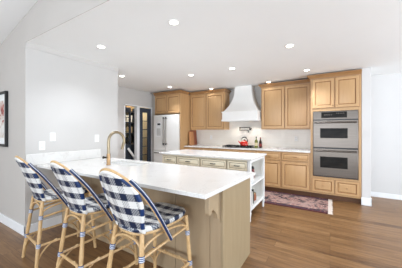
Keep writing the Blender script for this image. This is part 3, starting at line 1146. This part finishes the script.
outlet('wall_outlet', (-3.02, YB - 0.0105, 1.19), '-y', 'white outlet on the backsplash tile right of the cutting boards')
outlet('wall_outlet', (-0.70, YB - 0.0105, 1.19), '-y', 'white outlet on the backsplash tile under the right wall cabinet')
outlet('wall_outlet', (XW + 0.0005, 1.385, 1.17), '+x', 'white outlet on the white wall above the quartz upstand')
outlet('light_switch', (XW + 0.0005, 1.52, 1.29), '+x', 'white rocker switch on the white wall beside the outlet', 'switch', True)
outlet('light_switch', (XW + 0.0005, 2.20, 1.25), '+x', 'white rocker switch on the white wall behind the tall faucet', 'switch', True)

# ------------------------------------------------------------------ island with drawers and an open shelf end
IX0, IX1, IY0, IY1 = -2.78, -1.02, 3.12, 3.93
IT = 0.963
isl = thing('kitchen_island', ((IX0 + IX1) / 2, (IY0 + IY1) / 2, 0), 'cream painted kitchen island with drawers and a white open shelf end', 'island')
XS = IX1 - 0.36            # where the drawer body ends and the shelf end begins
MB().box(IX0, XS, IY0 + 0.02, IY1 - 0.02, 0.10, IT - 0.031).build('body', M['cream'], isl, 0.003)
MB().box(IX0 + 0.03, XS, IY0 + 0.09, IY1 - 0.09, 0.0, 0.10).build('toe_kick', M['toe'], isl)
edges = [IX0 + 0.02, -2.41, -1.905, -1.41]
for a, b_ in zip(edges[:-1], edges[1:]):
    d = panel('drawer', isl, a + 0.012, b_ - 0.012, 0.765, 0.905, IY0 + 0.02, DRAW_PROF, [M['cream'], M['cream_glaze']])
    cup_pull(d, (a + b_) / 2, IY0, 0.835, 'dark_bronze', 0.04)
    d = panel('door', isl, a + 0.012, b_ - 0.012, 0.14, 0.735, IY0 + 0.02, DOOR_PROF, [M['cream'], M['cream_glaze']])
    knob(d, b_ - 0.05, IY0, 0.68, 'dark_bronze', 0.012)
d = panel('drawer', isl, -1.398, IX1 - 0.055, 0.765, 0.905, IY0 + 0.02, DRAW_PROF, [M['cream'], M['cream_glaze']])
cup_pull(d, (-1.398 + IX1 - 0.055) / 2, IY0, 0.835, 'dark_bronze', 0.04)
# shelf end: corner posts on turned feet, boards between
for y0 in (IY0, IY1 - 0.05):
    p = MB().box(IX1 - 0.05, IX1, y0, y0 + 0.05, 0.16, IT - 0.031).build('post', M['island_white'], isl, 0.004)
    MB().lathe([(0.018, 0), (0.022, 0.02), (0.020, 0.05), (0.027, 0.11), (0.030, 0.13), (0.024, 0.145), (0.027, 0.16)], IX1 - 0.025, y0 + 0.025, 0, 14).build('turned_foot', M['island_white'], p)
for z in (0.195, 0.545):
    MB().box(XS, IX1 - 0.004, IY0 + 0.03, IY1 - 0.03, z - 0.02, z).build('shelf', M['island_white'], isl, 0.003)
MB().box(IX1 - 0.03, IX1 - 0.006, IY0 + 0.05, IY1 - 0.05, 0.155, 0.20).build('bottom_rail', M['island_white'], isl, 0.003)
MB().box(IX1 - 0.03, IX1 - 0.006, IY0 + 0.05, IY1 - 0.05, IT - 0.075, IT - 0.031).build('top_rail', M['island_white'], isl, 0.003)
MB().box(XS, IX1 - 0.05, IY0 + 0.02, IY0 + 0.035, 0.16, 0.76).build('front_panel', M['island_white'], isl, 0.002)
MB().box(XS, IX1 - 0.05, IY0 + 0.02, IY0 + 0.035, 0.76, IT - 0.031).build('front_panel', M['cream'], isl, 0.002)
MB().box(XS, IX1 - 0.05, IY1 - 0.035, IY1 - 0.02, 0.16, IT - 0.031).build('back_panel', M['island_white'], isl, 0.002)
tag(MB().box(IX0 - 0.03, IX1 + 0.028, IY0 - 0.035, IY1 + 0.03, IT - 0.03, IT).build('countertop', M['quartz'], None, 0.004),
    'white quartz island countertop with square corners behind the peninsula', 'countertop')

# what stands on the island's open shelves
def crock(x, y, z, r, h, mat, name, label, cat, lidmat=None, group=None):
    t = thing(name, (x, y, z), label, cat, group)
    MB().lathe([(r * 0.8, 0), (r * 0.95, h * 0.1), (r, h * 0.5), (r * 0.9, h * 0.9), (r * 0.92, h)], x, y, z, 20).build('body', mat, t)
    MB().lathe([(r * 0.93, h), (r * 0.9, h + 0.015), (0.02, h + 0.024), (0.016, h + 0.04), (0.004, h + 0.045)], x, y, z, 18).build('lid', lidmat or mat, t)
    return t


teal = plain('teal_glaze', srgb(92, 140, 156), 0.3, var=0.1)
crk = plain('white_stoneware', srgb(228, 226, 222), 0.35)
crock(-1.12, 3.27, 0.546, 0.06, 0.10, teal, 'canister', 'small teal canister on the upper island shelf', 'canister', crk)
crock(-1.14, 3.46, 0.546, 0.06, 0.13, crk, 'canister', 'white stoneware canister on the upper island shelf', 'canister', None)
crock(-1.16, 3.66, 0.546, 0.035, 0.17, plain('maroon_glaze', srgb(120, 60, 56), 0.4), 'canister', 'tall maroon canister at the back of the upper island shelf', 'canister', M['black'])
bs = []
for k, (c_, lab) in enumerate((((206, 196, 182), 'pale cookbook nearest the front post on the lower island shelf'), ((96, 70, 50), 'brown cookbook second from the front on the lower island shelf'),
                               ((224, 220, 212), 'white cookbook in the middle of the lower island shelf'), ((64, 72, 66), 'dark green cookbook next to the rust brown tin on the lower island shelf'))):
    y = 3.22 + k * 0.055
    o = MB().box(-1.25, -1.07, y, y + 0.006, 0.1955, 0.40 + 0.02 * (k % 2)).box(-1.25, -1.07, y + 0.036, y + 0.042, 0.1955, 0.40 + 0.02 * (k % 2)).box(-1.075, -1.065, y, y + 0.042, 0.1955, 0.40 + 0.02 * (k % 2))
    o = o.build('cookbook', plain('book_cover', srgb(*c_), 0.6), None, 0.0)
    MB().box(-1.245, -1.076, y + 0.0065, y + 0.0355, 0.199, 0.395 + 0.02 * (k % 2)).build('pages', M['paper'], o)
    tag(o, lab, 'book', 'cookbooks on the island shelf')
crock(-1.13, 3.58, 0.196, 0.06, 0.11, plain('rust_tin', srgb(150, 88, 60), 0.4, var=0.1), 'canister', 'rust brown tin on the lower island shelf', 'canister', M['brass'])

# ------------------------------------------------------------------ runner rug
rg = thing('runner_rug', (-0.85, 4.545, 0), 'faded red and blue persian runner on the floor before the oven tower', 'rug')
MB().box(-1.78, -0.03, 4.10, 4.99, 0.001, 0.010).build('rug_pile', M['rug'], rg)
fg = MB()
random.seed(2)
for sgn, xe in ((1, -0.03), (-1, -1.78)):
    y = 4.105
    while y < 4.985:
        dx = 0.055 + 0.02 * random.random()
        dy = (random.random() - 0.5) * 0.02
        fg.add([(xe, y, 0.002), (xe, y + 0.008, 0.002), (xe + sgn * dx, y + 0.008 + dy, 0.001), (xe + sgn * dx, y + dy, 0.001),
                (xe, y, 0.008), (xe, y + 0.008, 0.008), (xe + sgn * dx, y + 0.008 + dy, 0.004), (xe + sgn * dx, y + dy, 0.004)],
               [(0, 1, 2, 3), (4, 7, 6, 5), (0, 4, 5, 1), (1, 5, 6, 2), (2, 6, 7, 3), (3, 7, 4, 0)])
        y += 0.0105
tag(fg.build('fringe', M['fringe'], rg), kind='stuff')

# ------------------------------------------------------------------ peninsula
PX1, PY0, PY1 = -0.768, 1.635, 2.335
pen = thing('peninsula_cabinet', ((XW + PX1) / 2, (PY0 + PY1) / 2, 0), 'taupe peninsula base cabinet under the white breakfast counter', 'cabinet')
g = MB()
g.box(XW + 0.016, -2.90, PY0 + 0.02, PY1 - 0.02, 0.0, 0.882).box(-2.16, PX1 - 0.02, PY0 + 0.02, PY1 - 0.02, 0.0, 0.882)
g.box(-2.90, -2.16, PY0 + 0.02, PY1 - 0.02, 0.0, 0.62)
g.box(-2.90, -2.16, PY0 + 0.02, PY0 + 0.04, 0.62, 0.882).box(-2.90, -2.16, PY1 - 0.04, PY1 - 0.02, 0.62, 0.882)
g.build('body', M['taupe'], pen)
xx = XW + 0.016
xs = [XW + 0.016, -3.08, -2.63, -2.18, -1.73, -1.28, -0.90, PX1 - 0.021]
for a, b_ in zip(xs[:-1], xs[1:]):
    MB().box(a + 0.0015, b_ - 0.0015, PY0, PY0 + 0.02, 0.0, 0.882).build('back_board', M['taupe'], pen, 0.003)
MB().box(PX1 - 0.02, PX1, PY0 - 0.004, PY1, 0.0, 0.882).build('end_panel', M['taupe_light'], pen, 0.002)
for k in range(4):
    a = XW + 0.03 + k * 0.65
    d = MB().rings(-(a + 0.64), -a, 0.12, 0.86, 0, DOOR_PROF, DOOR_MI)
    d.v = [(-x, PY1 - 0.02 - y, z) for x, y, z in d.v]
    d = d.build('door', [M['taupe'], M['cream_glaze']], pen)
# corbels under the overhang
for x in (-0.826, -2.05, -3.05):
    c = MB()
    pr = [(PY0, 0.882), (PY0 - 0.185, 0.882)]
    for k in range(0, 8):                       # rounded nose at the foot of the front face
        a = math.pi * k / 8
        pr.append((PY0 - 0.160 - 0.025 * math.cos(a), 0.735 - 0.03 * math.sin(a)))
    pr += [(PY0 - 0.133, 0.735), (PY0 - 0.115, 0.738), (PY0 - 0.08, 0.715), (PY0 - 0.045, 0.675), (PY0 - 0.03, 0.635), (PY0, 0.62)]
    c.prism(pr, 'x', x - 0.020, x + 0.020)
    cb = c.build('corbel', M['taupe'], pen, 0.003)
    MB().box(x - 0.030, x + 0.030, PY0 - 0.012, PY0, 0.595, 0.882).build('corbel_plate', M['taupe'], cb, 0.003)

# countertop with the sink cut-out
def slab_with_hole(x0, x1, y0, y1, z0, z1, hx0, hx1, hy0, hy1):
    v, f = [], []
    for z in (z0, z1):
        v += [(x0, y0, z), (x1, y0, z), (x1, y1, z), (x0, y1, z), (hx0, hy0, z), (hx1, hy0, z), (hx1, hy1, z), (hx0, hy1, z)]
    for q in range(4):
        n = (q + 1) % 4
        f += [(q, n, 4 + n, 4 + q), (8 + q, 12 + q, 12 + n, 8 + n), (q, 8 + q, 8 + n, n), (4 + q, 4 + n, 12 + n, 12 + q)]
    return MB().add(v, f)


SX0, SX1, SY0, SY1 = -2.87, -2.19, 1.93, 2.25
sl = slab_with_hole(XW + 0.002, -0.765, 1.325, 2.345, 0.883, CT, SX0, SX1, SY0, SY1)
sl.v = [(x + (0.055 if (x > -1 and y > 2) else 0.0), y, z) for x, y, z in sl.v]     # the free end flares slightly towards the kitchen
tag(sl.build('countertop', M['quartz'], None, 0.003),
    'large white quartz peninsula countertop in front of the three stools', 'countertop')
tag(MB().box(XW + 0.001, XW + 0.021, 1.20, 2.26, CT + 0.0005, 1.068).build('backsplash', M['quartz'], None, 0.003),
    'low white quartz upstand along the white wall behind the peninsula', 'backsplash')
sk = MB()
e = 0.012
zz0 = 0.66
sk.box(SX0 - e, SX1 + e, SY0 - e, SY1 + e, zz0, zz0 + e)
sk.box(SX0 - e, SX0, SY0 - e, SY1 + e, zz0 + e, 0.8825).box(SX1, SX1 + e, SY0 - e, SY1 + e, zz0 + e, 0.8825)
sk.box(SX0, SX1, SY0 - e, SY0, zz0 + e, 0.8825).box(SX0, SX1, SY1, SY1 + e, zz0 + e, 0.8825)
s_o = sk.build('sink', M['white_plastic'])
tag(s_o, 'white undermount sink set into the peninsula countertop by the faucet', 'sink')
MB().lathe([(0.04, 0), (0.04, 0.004), (0.025, 0.002)], (SX0 + SX1) / 2, (SY0 + SY1) / 2, zz0 + e, 16).build('drain', M['steel'], s_o)

# tall arched faucet
fx, fy = -2.575, 1.825
fc = thing('faucet', (fx, fy, CT), 'tall champagne gooseneck faucet standing on the peninsula countertop', 'faucet')
MB().lathe([(0.030, 0.0005), (0.030, 0.006), (0.025, 0.01), (0.025, 0.15), (0.017, 0.155)], fx, fy, CT, 20).build('faucet_base', M['brass'], fc)
pts = [(fx, fy, CT + 0.15), (fx, fy, CT + 0.30)]
ra = 0.120
for k in range(1, 15):
    a = math.pi - (math.pi * 1.08) * k / 14
    pts.append((fx + 0.02 * k / 14, fy + ra + ra * math.cos(a), CT + 0.325 + ra * math.sin(a)))
pts.append((pts[-1][0], pts[-1][1] - 0.01, pts[-1][2] - 0.03))
MB().tube(pts, 0.019, 12).build('gooseneck', M['champagne'], fc)
e0 = Vector(pts[-1])
dv = (Vector(pts[-1]) - Vector(pts[-2])).normalized()
MB().tube([e0 - dv * 0.005, e0 + dv * 0.02, e0 + dv * 0.075], [0.020, 0.022, 0.019], 12).build('spray_head', M['champagne'], fc)
l_ = MB().tube([(fx - 0.02, fy - 0.01, CT + 0.10), (fx - 0.062, fy - 0.028, CT + 0.10)], 0.012, 10)
l_.tube([(fx - 0.06, fy - 0.028, CT + 0.10), (fx - 0.072, fy - 0.033, CT + 0.10)], 0.018, 12)
l_.build('lever', M['dark_bronze'], fc)

# ------------------------------------------------------------------ picture on the greige wall
px0, px1, pz0, pz1 = -4.66, -3.985, 1.145, 1.955
pc = thing('wall_picture', ((px0 + px1) / 2, YS - 0.02, pz0), 'abstract picture in a black frame on the greige living room wall', 'picture')
g = MB()
fw = 0.038
g.box(px0, px0 + fw, YS - 0.035, YS - 0.001, pz0, pz1).box(px1 - fw, px1, YS - 0.035, YS - 0.001, pz0, pz1)
g.box(px0 + fw, px1 - fw, YS - 0.035, YS - 0.001, pz0, pz0 + fw).box(px0 + fw, px1 - fw, YS - 0.035, YS - 0.001, pz1 - fw, pz1)
g.build('frame', M['black'], pc, 0.002)
MB().box(px0 + fw, px1 - fw, YS - 0.018, YS - 0.002, pz0 + fw, pz1 - fw).build('mat', M['paper'], pc)
MB().box(px0 + 0.11, px1 - 0.11, YS - 0.020, YS - 0.017, pz0 + 0.13, pz1 - 0.13).build('art_print', M['art'], pc)

# ------------------------------------------------------------------ bar stools
def superpt(a, hw_r, hw_f, y0, y1, e=3.2):
    c_, s_ = math.cos(a), math.sin(a)
    u = math.copysign(abs(c_) ** (2 / e), c_)
    w = math.copysign(abs(s_) ** (2 / e), s_)
    y = (y0 + y1) / 2 + (y1 - y0) / 2 * w
    t = (w + 1) / 2
    return u * (hw_r + (hw_f - hw_r) * t), y


def make_stool():
    st = thing('bar_stool', (0, 0, 0), '', 'bar stool', 'bar stools at the peninsula')
    st['_local'] = 1
    SZ = 0.690
    y0, y1 = -0.225, 0.292
    # seat: dished woven pad that rolls over its rail
    n = 48
    rings_ = [(0.985, -0.036), (1.03, -0.028), (1.045, -0.010), (1.02, 0.004), (0.95, 0.006), (0.8, 0.0), (0.55, -0.006), (0.28, -0.010), (0.02, -0.011)]
    v, uv, f = [], [], []
    arc = 0.0
    for i, (k, dz) in enumerate(rings_):
        for j in range(n):
            a = 2 * math.pi * j / n
            x, y = superpt(a, 0.162, 0.218, y0, y1)
            yc = (y0 + y1) / 2
            v.append((x * k, yc + (y - yc) * k, SZ + dz))
            ku = k if i >= 3 else 1.02 + (3 - i) * 0.045
            uv.append((x * ku, (y - yc) * ku))
    for i in range(len(rings_) - 1):
        for j in range(n):
            f.append((i * n + j, i * n + (j + 1) % n, (i + 1) * n + (j + 1) % n, (i + 1) * n + j))
    f.append(tuple((len(rings_) - 1) * n + j for j in range(n)))
    f.append(tuple(range(n - 1, -1, -1)))
    MB().add(v, f, 0, uv).build('seat', M['gingham'], st, smooth=60)
    ring = []
    for j in range(n):
        a = 2 * math.pi * j / n
        x, y = superpt(a, 0.155, 0.208, y0 + 0.008, y1 - 0.008)
        ring.append((x, y, SZ - 0.045))
    MB().tube(ring, 0.012, 8, closed=True).build('seat_frame', M['rattan'], st)

    # back panel
    zb, zt = SZ - 0.035, 1.102

    def half(t):
        a = 0.52
        if t < a:
            q = t / a
            return 0.138 + (0.182 - 0.138) * (q * q * (3 - 2 * q))
        q = (t - a) / (1 - a)
        return 0.182 * math.sqrt(max(0.0, 1 - q ** 2.5))

    def back_pt(s_, t, grow=0.0, off=0.0):
        w = half(t) + grow
        x = s_ * w
        y = -0.212 - 0.165 * t + 0.055 * (x / 0.2) ** 2 + off
        return (x, y, zb + (zt - zb) * t)
    nu, nv = 20, 26
    v, uv, f = [], [], []
    for j in range(nv + 1):
        t = (j / nv)
        t = 1 - (1 - t) ** 1.35
        t = min(t, 0.997)
        for i in range(nu + 1):
            s_ = -1 + 2 * i / nu
            p = back_pt(s_, t)
            v.append(p)
            uv.append((p[0] * 1.03 + 0.027, p[2]))
    for j in range(nv):
        for i in range(nu):
            a = j * (nu + 1) + i
            f.append((a, a + 1, a + nu + 2, a + nu + 1))
    MB().add(v, f, 0, uv).build('backrest', M['gingham'], st, smooth=60, solid=0.014)

    # inner back rim: navy wrapped cane round the panel edge
    rim = []
    for k in range(31):
        t = min(0.999, math.sin(math.pi / 2 * k / 30))
        rim.append(back_pt(-1, t))
    rim += [back_pt(1, min(0.999, math.sin(math.pi / 2 * (30 - k) / 30))) for k in range(31)]
    rb = MB().tube(rim, 0.015, 10)
    for fi, face in enumerate(rb.f):
        if fi in rb.uv:
            rb.uv[fi] = [(0.0, rb.v[i][2] + 0.0648) for i in face]
    rb.build('back_rim', M['rim_wrap'], st)

    # outer hoop: over the back, then sloping forward and down to the seat sides
    hoop = []
    arm = [(0.212, 0.012, 0.540), (0.216, -0.040, 0.625), (0.217, -0.100, 0.725), (0.214, -0.165, 0.832), (0.207, -0.225, 0.930)]
    top = []
    for k in range(25):
        t = 0.74 + 0.26 * math.sin(math.pi / 2 * k / 24)
        top.append(back_pt(1, min(t, 0.9995), 0.022 * (1 - (t - .74) / .26), -0.004))
    top = [(x, y, z + 0.020 * ((z - zb) / (zt - zb)) ** 4) for x, y, z in top]
    right = arm + top
    left = [(-x, y, z) for x, y, z in right]
    hoop = right + left[::-1][1:]
    # smooth the hoop once or twice
    for _ in range(3):
        q = [Vector(p) for p in hoop]
        hoop = [hoop[0]] + [tuple((q[i - 1] + q[i] * 2 + q[i + 1]) / 4) for i in range(1, len(q) - 1)] + [hoop[-1]]
    bf = MB().tube(hoop, 0.0095, 10).build('back_frame', M['rattan'], st)
    for sg in (1, -1):
        w = [Vector(p) for p in (right if sg == 1 else left)[:13]]
        for _ in range(3):
            w = [w[0]] + [(w[i - 1] + w[i] * 2 + w[i + 1]) / 4 for i in range(1, len(w) - 1)] + [w[-1]]
        w = [p + Vector((0, 0.005, 0.008)) + Vector((sg * 0.002, 0, 0)) for p in w]
        MB().tube(w, 0.0155, 12).build('arm_wrap', M['arm_stripe'], st)

    # legs with bindings
    def leg(top_, bot):
        pts_ = [Vector(top_).lerp(Vector(bot), k / 10) for k in range(11)]
        rr = [0.0165 + (0.0022 if k in (2, 5, 8) else 0.0) for k in range(11)]
        lo = MB().tube(pts_, rr, 10).build('leg', M['rattan'], st)
        for zc in (0.500, 0.235):
            fr_ = (top_[2] - zc) / top_[2]
            a, b_ = Vector(top_).lerp(Vector(bot), fr_ - 0.03), Vector(top_).lerp(Vector(bot), fr_ + 0.03)
            MB().tube([a, b_], 0.0205, 10).build('leg_binding', M['binding'], lo)
        return lambda z: Vector(top_).lerp(Vector(bot), (top_[2] - z) / (top_[2] - bot[2]))
    L = {}
    for sx in (-1, 1):
        L[(sx, -1)] = leg((sx * 0.142, -0.207, SZ - 0.03), (sx * 0.212, -0.280, 0.0))
        L[(sx, 1)] = leg((sx * 0.186, 0.248, SZ - 0.04), (sx * 0.222, 0.292, 0.0))
    zA, zB = 0.500, 0.235
    for z, r in ((zB, 0.0125), (zA, 0.0110)):
        for a, b_ in (((-1, -1), (1, -1)), ((-1, 1), (1, 1)), ((-1, -1), (-1, 1)), ((1, -1), (1, 1))):
            if z == zA and a[1] == b_[1]:
                continue
            dz = 0.0 if a[1] == b_[1] else 0.0
            zf = z + (0.05 if z == zA else 0.0)
            MB().tube([L[a](z), L[b_](zf)], r, 8).build('stretcher', M['rattan'], st)
    # bent-cane arches between the legs, springing from the upper binding
    for a, b_, top_z in (((-1, -1), (1, -1), SZ - 0.075), ((-1, 1), (1, 1), SZ - 0.085), ((-1, -1), (-1, 1), SZ - 0.085), ((1, -1), (1, 1), SZ - 0.085)):
        A, B = L[a](0.515), L[b_](0.515)
        A2, B2 = L[a](top_z), L[b_](top_z)
        pts_ = []
        for k in range(17):
            an = math.pi * k / 16
            u = (1 - math.cos(an)) / 2
            up = math.sin(an) ** 0.7
            p = A.lerp(B, u)
            q = A2.lerp(B2, u)
            pts_.append(p.lerp(q, up))
        MB().tube(pts_, 0.0095, 8).build('brace', M['rattan'], st)
        # lower knee braces under the foot rail
        A, B = L[a](0.06), L[b_](0.06)
        for P_, Q_ in ((a, b_), (b_, a)):
            p0, p1 = L[P_](0.08), L[P_](0.25).lerp(L[Q_](0.25), 0.30)
            mid = L[P_](0.215).lerp(L[Q_](0.215), 0.07)
            bz = [((1 - t) ** 2) * p0 + 2 * t * (1 - t) * mid + t * t * p1 for t in [i / 8 for i in range(9)]]
            MB().tube(bz, 0.0085, 8).build('knee_brace', M['rattan'], st)
    return st


spots = [(-2.625, 1.24, R(-6), 'blue gingham rattan bar stool farthest left, nearest the greige wall and picture'),
         (-1.945, 1.26, R(-3), 'blue gingham rattan bar stool in the middle of the three at the peninsula'),
         (-1.255, 1.262, R(-1), 'blue gingham rattan bar stool nearest the free end of the peninsula')]
proto = make_stool()
for i, (x, y, rz, lab) in enumerate(spots):
    o = proto if i == 0 else copy_tree(proto)
    o.location = (x, y, 0)
    o.rotation_euler = (0, 0, rz)
    o['label'] = lab

# ------------------------------------------------------------------ recessed ceiling lamps
lamps = [(-1.43, 1.80, 'recessed ceiling lamp nearest the camera, over the peninsula counter'),
         (-2.70, 1.80, 'recessed ceiling lamp above the gooseneck faucet near the white wall'),
         (-0.47, 3.11, 'recessed ceiling lamp over the floor right of the island'),
         (-3.77, 2.99, 'recessed ceiling lamp beside the corner of the white wall'),
         (-2.47, 3.68, 'recessed ceiling lamp over the island, left of the hood'),
         (-1.56, 3.69, 'recessed ceiling lamp over the island in front of the hood'),
         (-0.38, 4.53, 'recessed ceiling lamp in front of the oven tower'),
         (-3.62, 4.38, 'recessed ceiling lamp in front of the refrigerator'),
         (-2.80, 5.16, 'recessed ceiling lamp close above the left wall cabinet'),
         (-1.25, 5.16, 'recessed ceiling lamp close above the right wall cabinet')]
first = None
for i, (x, y, lab) in enumerate(lamps):
    if first is None:
        t = thing('ceiling_lamp', (x, y, CEIL), lab, 'ceiling lamp', 'recessed ceiling lamps')
        MB().lathe([(0.064, -0.001), (0.062, -0.005), (0.046, -0.006), (0.044, -0.003)], x, y, CEIL, 28).build('trim_ring', M['white_plastic'], t)
        MB().lathe([(0.046, -0.0015), (0.044, -0.004), (0.001, -0.0045)], x, y, CEIL, 24).build('lens', M['bulb'], t)
        first = t
    else:
        t = copy_tree(first)
        t.location = (x, y, CEIL)
        t['label'] = lab
    l = bpy.data.lights.new('ceiling_lamp_light', 'SPOT')
    l.energy = LAMP_POWER * (0.10 if y > 5 else (2.6 if x < -3.7 else (1.3 if y > 2.5 else 1.0)))
    l.color = LAMP_COLOR
    l.spot_size = R(100 if 4 < y < 5 and x < -3 else 128)
    l.spot_blend = 0.8
    l.shadow_soft_size = 0.06
    lo = bpy.data.objects.new('ceiling_lamp_light', l)
    lo.location = (x, y, CEIL - 0.03)
    COL.objects.link(lo)

for o in bpy.data.objects:
    if '_local' in o:
        del o['_local']
